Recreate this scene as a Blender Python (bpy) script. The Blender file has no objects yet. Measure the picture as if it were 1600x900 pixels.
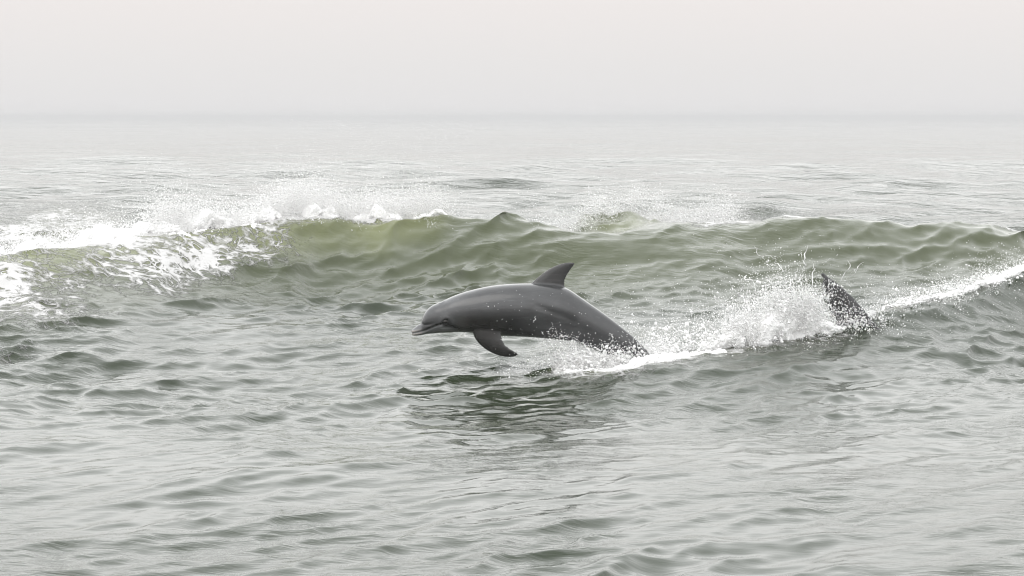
import bpy, bmesh, math
import numpy as np
from mathutils import Vector

R = math.radians
rng = np.random.default_rng(11)
scene = bpy.context.scene
COL = scene.collection

# ------------------------------------------------------------------ camera
CAM_H = 2.0
F = 4100.0                                   # focal length in pixels of the 1600 px wide photograph
PITCH = math.atan((450 - 183) / F)
cam_d = bpy.data.cameras.new('camera')
cam_d.sensor_width = 36.0
cam_d.lens = 36.0 * F / 1600.0
cam_d.clip_start = 0.5
cam_d.clip_end = 30000.0
cam = bpy.data.objects.new('camera', cam_d)
COL.objects.link(cam)
cam.location = (0, 0, CAM_H)
cam.rotation_euler = (R(90) - PITCH, 0, 0)
scene.camera = cam

# ------------------------------------------------------------------ sky and sun (bright overcast)
SUN_EL, SUN_AZ = R(55), R(-140)               # azimuth from +Y towards +X
world = bpy.data.worlds.new('World')
scene.world = world
world.use_nodes = True
nt = world.node_tree
nt.nodes.clear()
wo = nt.nodes.new('ShaderNodeOutputWorld')
bg = nt.nodes.new('ShaderNodeBackground')
bg.inputs['Strength'].default_value = 0.1
sky = nt.nodes.new('ShaderNodeTexSky')
sky.sky_type = 'NISHITA'
sky.sun_disc = False
sky.sun_elevation = SUN_EL
sky.sun_rotation = SUN_AZ
sky.dust_density = 6.0
sky.air_density = 1.0
mixw = nt.nodes.new('ShaderNodeMix')         # cloud deck over the clear sky
mixw.data_type = 'RGBA'
mixw.inputs[0].default_value = 0.94
# overcast deck: brighter overhead than at the horizon
wtc = nt.nodes.new('ShaderNodeTexCoord')
wsep = nt.nodes.new('ShaderNodeSeparateXYZ')
nt.links.new(wtc.outputs['Generated'], wsep.inputs[0])
wcr = nt.nodes.new('ShaderNodeValToRGB')
SKY = [(0.0, (0.755, 0.745, 0.75)), (0.018, (0.775, 0.758, 0.752)), (0.045, (0.825, 0.787, 0.772)), (0.10, (1.20, 1.185, 1.17)),
       (0.18, (1.80, 1.79, 1.78)), (0.45, (2.0, 2.02, 2.03)), (1.0, (1.70, 1.74, 1.76))]
for k, (p_, c_) in enumerate(SKY):
    el = wcr.color_ramp.elements[k] if k < 2 else wcr.color_ramp.elements.new(p_)
    el.position = p_
    el.color = tuple(v / 2.5 for v in c_) + (1,)
nt.links.new(wsep.outputs['Z'], wcr.inputs[0])
wsc = nt.nodes.new('ShaderNodeVectorMath')
wsc.operation = 'SCALE'
wsc.inputs['Scale'].default_value = 25.0
nt.links.new(wcr.outputs[0], wsc.inputs[0])
nt.links.new(wsc.outputs[0], mixw.inputs[7])
nt.links.new(sky.outputs[0], mixw.inputs[6])
nt.links.new(mixw.outputs[2], bg.inputs['Color'])
nt.links.new(bg.outputs[0], wo.inputs[0])

sun_d = bpy.data.lights.new('sun', 'SUN')
sun_d.energy = 0.6
sun_d.angle = R(40)
sun_d.color = (1.0, 0.965, 0.92)
sun = bpy.data.objects.new('sun', sun_d)
COL.objects.link(sun)
sd = Vector((math.sin(SUN_AZ) * math.cos(SUN_EL), math.cos(SUN_AZ) * math.cos(SUN_EL), math.sin(SUN_EL)))
sun.rotation_euler = sd.to_track_quat('Z', 'Y').to_euler()
sun.location = (0, 20, 30)

scene.view_settings.view_transform = 'Standard'
scene.view_settings.look = 'None'
scene.view_settings.exposure = 0.15
scene.view_settings.gamma = 1.0
scene.cycles.max_bounces = 14
scene.cycles.diffuse_bounces = 10
scene.cycles.volume_bounces = 2
scene.cycles.use_denoising = True
scene.cycles.filter_width = 1.1

# ------------------------------------------------------------------ helpers
cp, sp = math.cos(PITCH), math.sin(PITCH)


def at(u, v, y):
    """World point seen at photograph pixel (u, v) at distance y."""
    a, b = (u - 800) / F, (450 - v) / F
    dx, dy, dz = a, cp + b * sp, -sp + b * cp
    t = y / dy
    return np.array([dx * t, y, CAM_H + dz * t])


def tag(o, label=None, cat=None, group=None, kind=None):
    if label: o['label'] = label
    if cat: o['category'] = cat
    if group: o['group'] = group
    if kind: o['kind'] = kind
    return o


def link_mesh(name, verts, faces, mat=None, parent=None, smooth=True):
    verts = np.ascontiguousarray(verts, dtype=np.float32)
    faces = np.ascontiguousarray(faces, dtype=np.int32)
    me = bpy.data.meshes.new(name)
    nf, k = faces.shape
    me.vertices.add(len(verts))
    me.vertices.foreach_set('co', verts.ravel())
    me.loops.add(nf * k)
    me.loops.foreach_set('vertex_index', faces.ravel())
    me.polygons.add(nf)
    me.polygons.foreach_set('loop_start', np.arange(0, nf * k, k, dtype=np.int32))
    me.polygons.foreach_set('loop_total', np.full(nf, k, dtype=np.int32))
    me.update(calc_edges=True)
    if smooth:
        me.polygons.foreach_set('use_smooth', np.ones(nf, dtype=bool))
    o = bpy.data.objects.new(name, me)
    COL.objects.link(o)
    if mat: me.materials.append(mat)
    if parent: o.parent = parent
    return o


def attr(o, name, vals):
    a = o.data.attributes.new(name, 'FLOAT', 'POINT')
    a.data.foreach_set('value', np.ascontiguousarray(vals, dtype=np.float32))


def sstep(a, b, x):
    t = np.clip((x - a) / (b - a), 0, 1)
    return t * t * (3 - 2 * t)


_perm = rng.random((256, 256)).astype(np.float32)


def vnoise(x, y):
    """2D value noise, 0..1."""
    xi, yi = np.floor(x), np.floor(y)
    fx, fy = x - xi, y - yi
    fx = fx * fx * (3 - 2 * fx)
    fy = fy * fy * (3 - 2 * fy)
    x0, y0 = xi.astype(np.int64) & 255, yi.astype(np.int64) & 255
    x1, y1 = (x0 + 1) & 255, (y0 + 1) & 255
    a = _perm[y0, x0] * (1 - fx) + _perm[y0, x1] * fx
    b = _perm[y1, x0] * (1 - fx) + _perm[y1, x1] * fx
    return a * (1 - fy) + b * fy


def fbm(x, y, o=4):
    s, a, t = 0, 0.5, 0
    for i in range(o):
        s = s + a * vnoise(x * 2 ** i + 17.3 * i, y * 2 ** i + 5.1 * i)
        t += a
        a *= 0.5
    return s / t


_perm3 = rng.random((64, 64, 64)).astype(np.float32)


def noise3(p):
    i = np.floor(p).astype(np.int64)
    f = p - i
    f = f * f * (3 - 2 * f)
    i0, i1 = i & 63, (i + 1) & 63
    out = 0
    for dx in (0, 1):
        for dy in (0, 1):
            for dz in (0, 1):
                w = (f[:, 0] if dx else 1 - f[:, 0]) * (f[:, 1] if dy else 1 - f[:, 1]) * (f[:, 2] if dz else 1 - f[:, 2])
                out = out + w * _perm3[(i1 if dx else i0)[:, 0], (i1 if dy else i0)[:, 1], (i1 if dz else i0)[:, 2]]
    return out


def billow(p, o=4):
    s_, a = 0, 1.0
    for k in range(o):
        s_ = s_ + a * np.abs(noise3(p * 2 ** k + 7.7 * k) * 2 - 1)
        a *= 0.55
    return s_


def nodes_of(name):
    m = bpy.data.materials.new(name)
    m.use_nodes = True
    n = m.node_tree
    n.nodes.clear()
    out = n.nodes.new('ShaderNodeOutputMaterial')
    return m, n, out


class NB:
    """small node builder"""
    def __init__(s, tree): s.t = tree
    def node(s, kind, **kw):
        n = s.t.nodes.new(kind)
        for k, v in kw.items(): setattr(n, k, v)
        return n
    def put(s, sock, v):
        if hasattr(v, 'is_output'): s.t.links.new(v, sock)
        elif v is not None: sock.default_value = v
    def math(s, op, a, b=None, c=None, clamp=False):
        n = s.node('ShaderNodeMath', operation=op, use_clamp=clamp)
        s.put(n.inputs[0], a); s.put(n.inputs[1], b)
        if c is not None: s.put(n.inputs[2], c)
        return n.outputs[0]
    def attr(s, name):
        return s.node('ShaderNodeAttribute', attribute_name=name).outputs['Fac']
    def mapr(s, v, a, b, c=0.0, d=1.0, smooth=True):
        n = s.node('ShaderNodeMapRange')
        if smooth: n.interpolation_type = 'SMOOTHSTEP'
        s.put(n.inputs[0], v); s.put(n.inputs[1], a); s.put(n.inputs[2], b); s.put(n.inputs[3], c); s.put(n.inputs[4], d)
        return n.outputs[0]
    def mix(s, f, a, b):
        n = s.node('ShaderNodeMix', data_type='RGBA')
        s.put(n.inputs[0], f); s.put(n.inputs[6], a); s.put(n.inputs[7], b)
        return n.outputs[2]
    def coords(s, scale=(1, 1, 1), rot=(0, 0, 0)):
        tc = s.node('ShaderNodeTexCoord')
        mp = s.node('ShaderNodeMapping')
        mp.inputs['Scale'].default_value = scale
        mp.inputs['Rotation'].default_value = rot
        s.t.links.new(tc.outputs['Object'], mp.inputs[0])
        return mp.outputs[0]
    def noise(s, vec, scale, detail=3, rough=0.5, dist=0.0):
        n = s.node('ShaderNodeTexNoise')
        s.put(n.inputs['Vector'], vec)
        n.inputs['Scale'].default_value = scale
        n.inputs['Detail'].default_value = detail
        n.inputs['Roughness'].default_value = rough
        n.inputs['Distortion'].default_value = dist
        return n


# ------------------------------------------------------------------ materials
def make_water():
    m, t, out = nodes_of('sea_water')
    b = NB(t)
    foam_a = b.attr('foam')
    air_transl = b.attr('air_translucency')
    far = b.attr('far')
    v = b.coords()
    # lace of foam: cells of open water between strands
    warp = b.noise(v, 2.2, 3)
    wv = b.node('ShaderNodeVectorMath', operation='MULTIPLY_ADD')
    t.links.new(warp.outputs['Color'], wv.inputs[0])
    wv.inputs[1].default_value = (0.9, 0.9, 0.0)
    t.links.new(v, wv.inputs[2])
    vo = b.node('ShaderNodeTexVoronoi', feature='DISTANCE_TO_EDGE')
    vo.inputs['Scale'].default_value = 4.2
    t.links.new(wv.outputs[0], vo.inputs['Vector'])
    vo2 = b.node('ShaderNodeTexVoronoi', feature='DISTANCE_TO_EDGE')
    vo2.inputs['Scale'].default_value = 10.0
    t.links.new(wv.outputs[0], vo2.inputs['Vector'])
    edge = b.math('MINIMUM', vo.outputs['Distance'], b.math('MULTIPLY', vo2.outputs['Distance'], 1.25))
    nz = b.noise(v, 9.0, 5, 0.65).outputs['Fac']
    big = b.noise(v, 1.1, 3, 0.6).outputs['Fac']
    lace = b.mapr(edge, 0.0, 0.34, 1.0, 0.0, smooth=False)
    s = b.math('ADD', b.math('MULTIPLY', lace, 0.38), b.math('MULTIPLY', nz, 0.60))
    s = b.math('ADD', s, b.math('MULTIPLY', big, 0.30))
    # s about 0.2 .. 1.2 ; threshold falls as the foam attribute rises
    thr = b.math('SUBTRACT', 1.16, b.math('MULTIPLY', foam_a, 0.95))
    foam = b.mapr(b.math('SUBTRACT', s, thr), -0.05, 0.18)
    foam = b.math('MULTIPLY', foam, b.mapr(foam_a, 0.02, 0.12), clamp=True)
    # water body colour: silty olive, paler for painted crest translucency and for air stirred in at the foam
    body = b.mix(b.mapr(air_transl, 0.0, 1.0), (0.020, 0.0285, 0.0135, 1), (0.180, 0.194, 0.086, 1))
    col = b.mix(foam, body, (0.52, 0.515, 0.51, 1))
    # fine ripples
    r1 = b.noise(b.coords((0.45, 1.5, 1.0), (0, 0, R(-42))), 9.0, 4, 0.55, 0.4).outputs['Fac']
    r2 = b.noise(b.coords((0.5, 1.4, 1.0), (0, 0, R(-10))), 30.0, 3, 0.55, 0.3).outputs['Fac']
    r3 = b.noise(b.coords((0.6, 1.2, 1.0), (0, 0, R(-8))), 1.7, 5, 0.6, 0.3).outputs['Fac']
    near = b.math('SUBTRACT', 1.0, far)
    hgt = b.math('ADD', b.math('MULTIPLY', b.math('MULTIPLY', r1, b.mapr(b.noise(b.coords((0.7, 0.35, 1.0)), 0.9, 3, 0.6).outputs['Fac'], 0.36, 0.70, 0.002, 0.015)), near), b.math('MULTIPLY', b.math('MULTIPLY', r2, 0.0006), near))
    hgt = b.math('ADD', hgt, b.math('MULTIPLY', b.math('MULTIPLY', r3, 0.13), far))
    hgt = b.math('ADD', hgt, b.math('MULTIPLY', foam, 0.02))
    hgt = b.math('ADD', hgt, b.math('MULTIPLY', b.math('MULTIPLY', nz, foam), 0.02))
    bump = b.node('ShaderNodeBump')
    bump.inputs['Strength'].default_value = 1.0
    bump.inputs['Distance'].default_value = 1.0
    t.links.new(hgt, bump.inputs['Height'])
    p = b.node('ShaderNodeBsdfPrincipled')
    b.put(p.inputs['Base Color'], col)
    b.put(p.inputs['Roughness'], b.math('ADD', 0.03, b.math('MULTIPLY', foam, 0.6)))
    p.inputs['IOR'].default_value = 1.333
    b.put(p.inputs['Specular IOR Level'], b.math('SUBTRACT', 0.5, b.math('MULTIPLY', foam, 0.35)))
    t.links.new(bump.outputs[0], p.inputs['Normal'])
    t.links.new(p.outputs[0], out.inputs[0])
    return m


def make_spray():
    m, t, out = nodes_of('white_spray')
    b = NB(t)
    p = b.node('ShaderNodeBsdfPrincipled')
    n = b.noise(b.coords(), 14.0, 3).outputs['Fac']
    b.put(p.inputs['Base Color'], b.mix(n, (0.86, 0.855, 0.85, 1), (0.94, 0.935, 0.93, 1)))
    p.inputs['Roughness'].default_value = 0.3
    p.inputs['IOR'].default_value = 1.33
    t.links.new(p.outputs[0], out.inputs[0])
    return m


def make_skin():
    m, t, out = nodes_of('dolphin_skin')
    b = NB(t)
    tone = b.attr('tone')
    warm = b.attr('warm')
    v = b.coords()
    n1 = b.noise(b.coords((1.0, 2.5, 2.5)), 7.0, 5, 0.6).outputs['Fac']
    n2 = b.noise(b.coords((0.6, 3.0, 6.0), (0, R(-14), 0)), 26.0, 4, 0.6).outputs['Fac']
    k = b.math('ADD', b.math('MULTIPLY', n1, 0.95), b.math('MULTIPLY', n2, 0.14))
    k = b.math('ADD', k, 0.455)
    sc = b.noise(b.coords((0.35, 3.0, 3.0), (0, R(-20), R(0))), 15.0, 4, 0.65, 0.6).outputs['Fac']
    k = b.math('ADD', k, b.mapr(sc, 0.58, 0.70, 0.0, 0.38))
    c = b.mix(warm, (0.97, 1.0, 1.05, 1), (1.07, 0.98, 0.92, 1))
    tv = b.math('MULTIPLY', tone, k)
    vm = b.node('ShaderNodeVectorMath', operation='SCALE')
    t.links.new(c, vm.inputs[0]); t.links.new(tv, vm.inputs[3])
    p = b.node('ShaderNodeBsdfPrincipled')
    t.links.new(vm.outputs[0], p.inputs['Base Color'])
    b.put(p.inputs['Roughness'], b.mapr(n2, 0.3, 0.7, 0.19, 0.25))
    p.inputs['IOR'].default_value = 1.42
    p.inputs['Coat Weight'].default_value = 0.55
    p.inputs['Coat Roughness'].default_value = 0.10
    p.inputs['Coat IOR'].default_value = 1.33
    bump = b.node('ShaderNodeBump'); bump.inputs['Strength'].default_value = 0.08; bump.inputs['Distance'].default_value = 0.004
    t.links.new(n2, bump.inputs['Height'])
    t.links.new(bump.outputs[0], p.inputs['Normal'])
    t.links.new(p.outputs[0], out.inputs[0])
    return m


def make_eye():
    m, t, out = nodes_of('wet_eye')
    b = NB(t)
    p = b.node('ShaderNodeBsdfPrincipled')
    n = b.noise(b.coords(), 90.0, 2).outputs['Fac']
    b.put(p.inputs['Base Color'], b.mix(n, (0.010, 0.009, 0.008, 1), (0.022, 0.018, 0.015, 1)))
    p.inputs['Roughness'].default_value = 0.08
    t.links.new(p.outputs[0], out.inputs[0])
    return m


M_WATER, M_SPRAY, M_SKIN, M_EYE = make_water(), make_spray(), make_skin(), make_eye()

# ------------------------------------------------------------------ the sea
# crest of the breaking wave: photograph pixel and distance along it
CREST = [(-500, 470, 22.2), (-200, 430, 23.2), (0, 402, 24.0), (100, 388, 24.6), (200, 368, 25.3), (300, 352, 26.0), (400, 342, 26.5),
         (500, 336, 26.9), (560, 344, 27.0), (620, 341, 27.0), (700, 335, 27.1), (770, 337, 27.2), (830, 346, 27.2),
         (890, 366, 27.1), (960, 371, 27.1), (1060, 360, 27.4), (1150, 353, 27.8), (1250, 338, 28.0), (1340, 343, 28.1),
         (1420, 352, 28.2), (1490, 348, 28.3), (1560, 358, 28.4), (1600, 363, 28.5), (1800, 372, 29.0), (2200, 380, 30.0)]
_cp = np.array([at(*c) for c in CREST])
_cx = np.linspace(-9, 13, 900)
_ker = np.hanning(13); _ker /= _ker.sum()


def _smooth(xs, ys):
    v = np.interp(_cx, xs, ys)
    return np.convolve(np.pad(v, 6, mode='edge'), _ker, mode='valid')


_cY = _smooth(_cp[:, 0], _cp[:, 1])
_cZ = _smooth(_cp[:, 0], _cp[:, 2])
_dY = np.gradient(_cY, _cx)
# second, lower ridge raised by the dolphins, from the right edge to the leaping animal
RIDGE = [(1800, 395, 25.0), (1600, 428, 23.8), (1500, 452, 22.9), (1400, 480, 22.0), (1300, 515, 21.2), (1150, 548, 20.4), (1000, 560, 19.76), (900, 570, 19.62)]
_rp = np.array([at(*c) for c in RIDGE])[::-1]
_rY = np.interp(_cx, _rp[:, 0], _rp[:, 1])
_rY = np.convolve(np.pad(_rY, 6, mode='edge'), _ker, mode='valid')
_rA = np.interp(_cx, [0.2, 0.6, 1.0, 1.8, 2.6, 3.2, 4.0, 4.64, 6.5], [0.0, 0.08, 0.10, 0.11, 0.17, 0.28, 0.40, 0.47, 0.40])
_rA = np.convolve(np.pad(_rA, 6, mode='edge'), _ker, mode='valid')


def swell(x, y):
    """Large shape of the sea surface."""
    yc = np.interp(x, _cx, _cY)
    zc = np.interp(x, _cx, _cZ)
    sl = np.interp(x, _cx, _dY)
    fade = sstep(-11, -7.5, x) * sstep(15, 11, x)
    d = (y - yc) / np.sqrt(1 + 0.7 * sl ** 2)
    ad = np.abs(d)
    w1 = np.where(d < 0, 0.98, 1.4)
    w2 = np.where(d < 0, 5.2, 4.5)
    h = zc * (0.66 * np.exp(-(ad / w1) ** 1.6) + 0.34 * np.exp(-(d / w2) ** 2)) * fade
    # the peak standing behind the dip of the crest
    px, py, pz = PEAK
    ex = (x - px) / 0.66
    ey = (y - py) / np.where(y < py, 0.75, 1.2)
    pz = pz * (0.62 + 0.75 * fbm(x * 2.4 + 8.2, y * 1.1, 3))
    h = h + pz * np.exp(-np.abs(ex) ** 2.4 - np.abs(ey) ** 1.6)
    ry = np.interp(x, _cx, _rY)
    ra = np.interp(x, _cx, _rA)
    rd = y - ry
    h = h + ra * np.exp(-(np.abs(rd) / np.where(rd < 0, 0.48 + 0.8 * ra, 1.0 + ra)) ** 1.5)
    h = h + 0.035 * np.sin(y * 0.9 + x * 0.35 + 1.0) * sstep(40, 25, y)
    h = h + 0.06 * np.sin(y * 0.21 - x * 0.12 + 0.4) * sstep(30, 60, y)
    return h


PEAK = (at(968, 330, 28.7)[0], 28.7, 0.60)


def hit(u, v, y0=9.0):
    """First point of the swell under photograph pixel (u, v)."""
    ys = np.concatenate([np.arange(y0, 45, 0.02), np.geomspace(45, 900, 500)])
    a, b = (u - 800) / F, (450 - v) / F
    t = ys / (cp + b * sp)
    x, z = a * t, CAM_H + (-sp + b * cp) * t
    k = np.argmax(z < swell(x, ys))
    return np.array([x[k], ys[k], z[k]])


def build_sea():
    # rows by distance, columns by bearing: fine where the picture looks
    rows = [2.5]
    while rows[-1] < 9000:
        y = rows[-1]
        if y < 9: s = 0.2
        elif y < 30.5: s = min(max(0.42 * y * y / 5248, 0.02), 0.034)
        else: s = min(0.46 * y * y / 5248, y * 0.06)
        rows.append(y + s)
    r = np.array(rows)
    fine = np.linspace(-14.5, 14.5, 560)
    side = np.concatenate([14.5 + np.cumsum(np.geomspace(0.06, 14, 46))])
    side = side[side < 176]
    deg = np.concatenate([-side[::-1], fine, side, [-side[-1] + 360]])
    closed_last = True
    ph = np.radians(deg)
    nr, nc = len(r), len(ph)
    RR, PP = np.meshgrid(r, ph, indexing='ij')
    X = (RR * np.sin(PP)).astype(np.float32)
    Y = (RR * np.cos(PP)).astype(np.float32)
    spacing = np.gradient(r)
    Z = swell(X.astype(np.float64), Y.astype(np.float64))
    # wind chop: many crossing wave trains, each faded out where the grid gets too coarse for it
    w = np.random.default_rng(5)
    N = 340
    lam = np.exp(w.uniform(math.log(0.12), math.log(5.0), N))
    base = R(-40)                                 # travel direction: towards the camera and a little right
    ang = base + w.normal(0, R(25), N)
    slope = 0.0155 * np.interp(np.log(lam), np.log([0.12, 0.18, 0.30, 0.6, 1.4, 2.2, 5.0]), [1.3, 2.2, 2.1, 1.25, 0.75, 0.5, 0.3])
    amp = slope * lam / (2 * math.pi)
    kx, ky = np.cos(ang) * 2 * math.pi / lam, np.sin(ang) * 2 * math.pi / lam
    pha = w.uniform(0, 2 * math.pi, N)
    # groups: chop comes in patches
    patch = (0.34 + 1.75 * fbm(X / 1.3 + 40, Y / 3.0 + 9, 4) ** 2).astype(np.float32)
    patch *= (0.50 + 0.52 * sstep(14, 21.5, RR)).astype(np.float32)
    DX = np.zeros_like(X); DY = np.zeros_like(X); DZ = np.zeros_like(X)
    colsp = np.gradient(ph)
    for i in range(N):
        wr = sstep(2.2, 4.2, lam[i] / spacing)
        use = np.nonzero(wr > 0.001)[0]
        if len(use) == 0: continue
        # skip coarse side columns for the short waves
        cs = np.nonzero(np.abs(deg) < (40 if lam[i] < 1.5 else 400))[0]
        a, b_, c, d = use[0], use[-1] + 1, cs[0], cs[-1] + 1
        p = kx[i] * X[a:b_, c:d] + ky[i] * Y[a:b_, c:d] + pha[i]
        A = (amp[i] * wr[a:b_]).astype(np.float32)[:, None]
        s = np.sin(p); co = np.cos(p)
        DZ[a:b_, c:d] += A * s
        q = 1.15 * A * co
        DX[a:b_, c:d] += q * math.cos(ang[i])
        DY[a:b_, c:d] += q * math.sin(ang[i])
    Z = Z + DZ * patch
    X2 = X + DX * patch
    Y2 = Y + DY * patch
    # longer seas beyond the breaking wave
    for i in range(150):
        la = math.exp(w.uniform(math.log(1.8), math.log(26)))
        an = R(-80) + w.normal(0, R(32))
        wr = sstep(2.2, 4.5, la / spacing) * sstep(29, 44, r)
        use = np.nonzero(wr > 0.001)[0]
        if len(use) == 0: continue
        a, b_ = use[0], use[-1] + 1
        p = (math.cos(an) * X[a:b_] + math.sin(an) * Y[a:b_]) * (2 * math.pi / la) + w.uniform(0, 6.28)
        A = (0.0115 * la / 6.283 * wr[a:b_] * (1.7 if la < 6 else 0.4)).astype(np.float32)[:, None]
        Z[a:b_] += A * np.sin(p)
        Y2[a:b_] += 0.9 * A * np.cos(p) * math.sin(an)
    # ---- foam, stirred water and painted crest translucency
    x, y = X.astype(np.float64), Y.astype(np.float64)
    yc = np.interp(x, _cx, _cY)
    d = (y - yc) / np.sqrt(1 + 0.7 * np.interp(x, _cx, _dY) ** 2)
    U = 800 + x / np.maximum(y, 1) * F             # bearing, in photograph columns, of the crest point
    foam = np.zeros_like(x)
    near = (y > 8) & (y < 80)
    nb = fbm(x / 0.8, y / 1.1, 4)

    def add(v):
        np.maximum(foam, v * near, out=foam)
    left = sstep(720, 560, U)
    add(left * sstep(-0.30, 0.05, d) * sstep(3.5, 1.2, d) * (0.62 + 0.5 * nb))                       # broken crest
    lacey = sstep(600, 440, U) * sstep(-5.2 + 3.0 * sstep(60, 420, U), -0.5, d) * sstep(0.6, 0.0, d)
    add(lacey * (0.10 + 0.80 * nb))
    add(sstep(300, 30, U) * sstep(-5.0, -2.5, d) * sstep(0, -1.0, d) * (0.05 + 0.75 * nb) * 0.95)
    add(sstep(330, 120, U) * sstep(0.5, 2, d) * sstep(45, 25, d) * (0.12 + 0.80 * fbm(x / 0.7 + y / 6.0, y / 9.0, 4)) * 0.98)  # field behind
    mid = sstep(900, 980, U) * sstep(1160, 1060, U)
    add(mid * sstep(PEAK[1] + 0.0, PEAK[1] + 0.5, y) * sstep(8, 3, d) * 0.8)
    right = sstep(1040, 1120, U)
    add(right * sstep(-0.22, 0.05, d) * sstep(1.4, 0.3, d) * (0.35 + 0.6 * fbm(x / 0.5, y / 0.6, 3)))
    add(right * sstep(6, 12, d) * sstep(45, 20, d) * (0.12 + 0.6 * fbm(x / 2.5, y / 6, 3)) * 0.8)
    ry = np.interp(x, _cx, _rY)
    rd = y - ry
    rid = sstep(0.1, 0.5, x) * sstep(7.5, 6.0, x)
    add(rid * sstep(-0.22, 0.0, rd) * sstep(0.75, 0.15, rd) * (0.30 + 0.64 * nb) * (1 - 0.15 * sstep(3.4, 4.2, x)) * (1 - 0.25 * sstep(2.9, 3.2, x) * sstep(3.9, 3.5, x)))
    add(rid * sstep(0.1, 0.4, rd) * sstep(3.4, 0.6, rd) * (0.1 + 0.72 * nb) * 0.8)
    add(rid * sstep(-1.1, -0.2, rd) * sstep(0.0, -0.1, rd) * (0.05 + 0.6 * nb) * sstep(3.6, 2.4, x))
    # paler olive: light showing through thin crest painted in, plus bubbly water by foam
    air_transl = sstep(-1.6, -0.1, d) * sstep(0.9, 0.2, d) * (0.35 + 0.65 * nb) * (0.30 + 0.70 * sstep(800, 560, U))
    air_transl = np.maximum(air_transl, 0.5 * np.exp(-((x - PEAK[0]) / 0.7) ** 2 - ((y - PEAK[1] + 0.5) / 1.0) ** 2))
    air_transl = np.maximum(air_transl, 0.45 * sstep(0.3, 0.65, foam))
    air_transl = np.maximum(air_transl, 0.30 * sstep(-3.8, -0.3, d) * sstep(1.0, 0.0, d))
    # whitewater stands up in lumps
    lump = fbm(x / 0.16, y / 0.2, 3)
    Z = Z + sstep(0.75, 1.0, foam) * (lump - 0.3) * 0.10
    far = sstep(26, 48, y)
    V = np.stack([X2, Y2, Z.astype(np.float32)], -1).reshape(-1, 3)
    i, j = np.meshgrid(np.arange(nr - 1), np.arange(nc - 1), indexing='ij')
    a = (i * nc + j).ravel()
    fc = np.stack([a, a + 1, a + nc + 1, a + nc], 1)
    o = link_mesh('sea', V, fc[:, ::-1], M_WATER)
    attr(o, 'foam', foam.ravel()); attr(o, 'air_translucency', air_transl.ravel()); attr(o, 'far', far.ravel())
    tag(o, 'grey green choppy sea with one breaking wave running across it', kind='structure')
    return o, r, ph, V.reshape(nr, nc, 3)


sea, SEA_R, SEA_P, SEA_V = build_sea()


def sea_z(x, y):
    """Height of the finished surface near (x, y)."""
    rr, pp = np.hypot(x, y), np.arctan2(x, y)
    i = np.clip(np.searchsorted(SEA_R, rr), 1, len(SEA_R) - 1)
    j = np.clip(np.searchsorted(SEA_P, pp), 1, len(SEA_P) - 1)
    return SEA_V[i, j, 2].astype(np.float64)


# ------------------------------------------------------------------ dolphins
def spline(pts, n):
    """Catmull-Rom through pts (k,dim), n samples, by chord length."""
    p = np.asarray(pts, float)
    L = np.concatenate([[0], np.cumsum(np.sqrt(np.linalg.norm(np.diff(p, axis=0), axis=1)) + 1e-6)])
    t = np.linspace(0, L[-1], n)
    m = np.gradient(p, L, axis=0)
    k = np.clip(np.searchsorted(L, t, 'right') - 1, 0, len(L) - 2)
    h = (L[k + 1] - L[k])[:, None]
    s = ((t - L[k]) / (L[k + 1] - L[k]))[:, None]
    return ((2 * s**3 - 3 * s**2 + 1) * p[k] + (s**3 - 2 * s**2 + s) * h * m[k]
            + (-2 * s**3 + 3 * s**2) * p[k + 1] + (s**3 - s**2) * h * m[k + 1])


def loft(rings):
    """Closed tube through rings (k, n, 3) with fan-free caps; returns verts, quads."""
    k, n, _ = rings.shape
    V = rings.reshape(-1, 3)
    i, j = np.meshgrid(np.arange(k - 1), np.arange(n), indexing='ij')
    a = (i * n + j).ravel(); b = (i * n + (j + 1) % n).ravel()
    q = np.stack([a, b, b + n, a + n], 1)
    c0, c1 = rings[0].mean(0), rings[-1].mean(0)
    V = np.vstack([V, c0, c1])
    jj = np.arange(n)
    e0 = np.stack([(jj + 1) % n, jj, np.full(n, k * n), np.full(n, k * n)], 1)
    e1 = np.stack([(k - 1) * n + jj, (k - 1) * n + (jj + 1) % n, np.full(n, k * n + 1), np.full(n, k * n + 1)], 1)
    return V, q, np.vstack([e0, e1])[:, :3]


def blade(lead, trail, normal, thick, n=26, m=22, bend=None):
    """Fin: leading and trailing edge curves (3D points, root to tip), foil section along `normal`."""
    Lc, Tc = spline(lead, n), spline(trail, n)
    ang = np.linspace(0, 2 * np.pi, m, endpoint=False)
    cx = (1 - np.cos(ang)) / 2                       # 0 lead .. 1 trail
    foil = np.sin(ang) * (1.25 - 0.75 * cx)
    rings = []
    for i in range(n):
        s = i / (n - 1)
        th = np.interp(s, [0, 1], thick) * 0.5
        th = min(th, 0.5 * np.linalg.norm(Tc[i] - Lc[i]) * 0.5 + 0.002)
        nn = np.asarray(normal, float)
        pts = Lc[i][None] + (Tc[i] - Lc[i])[None] * cx[:, None] + nn[None] * (foil * th)[:, None]
        if bend is not None: pts = pts + np.asarray(bend)[None] * s ** 1.6
        rings.append(pts)
    return loft(np.array(rings))


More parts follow.
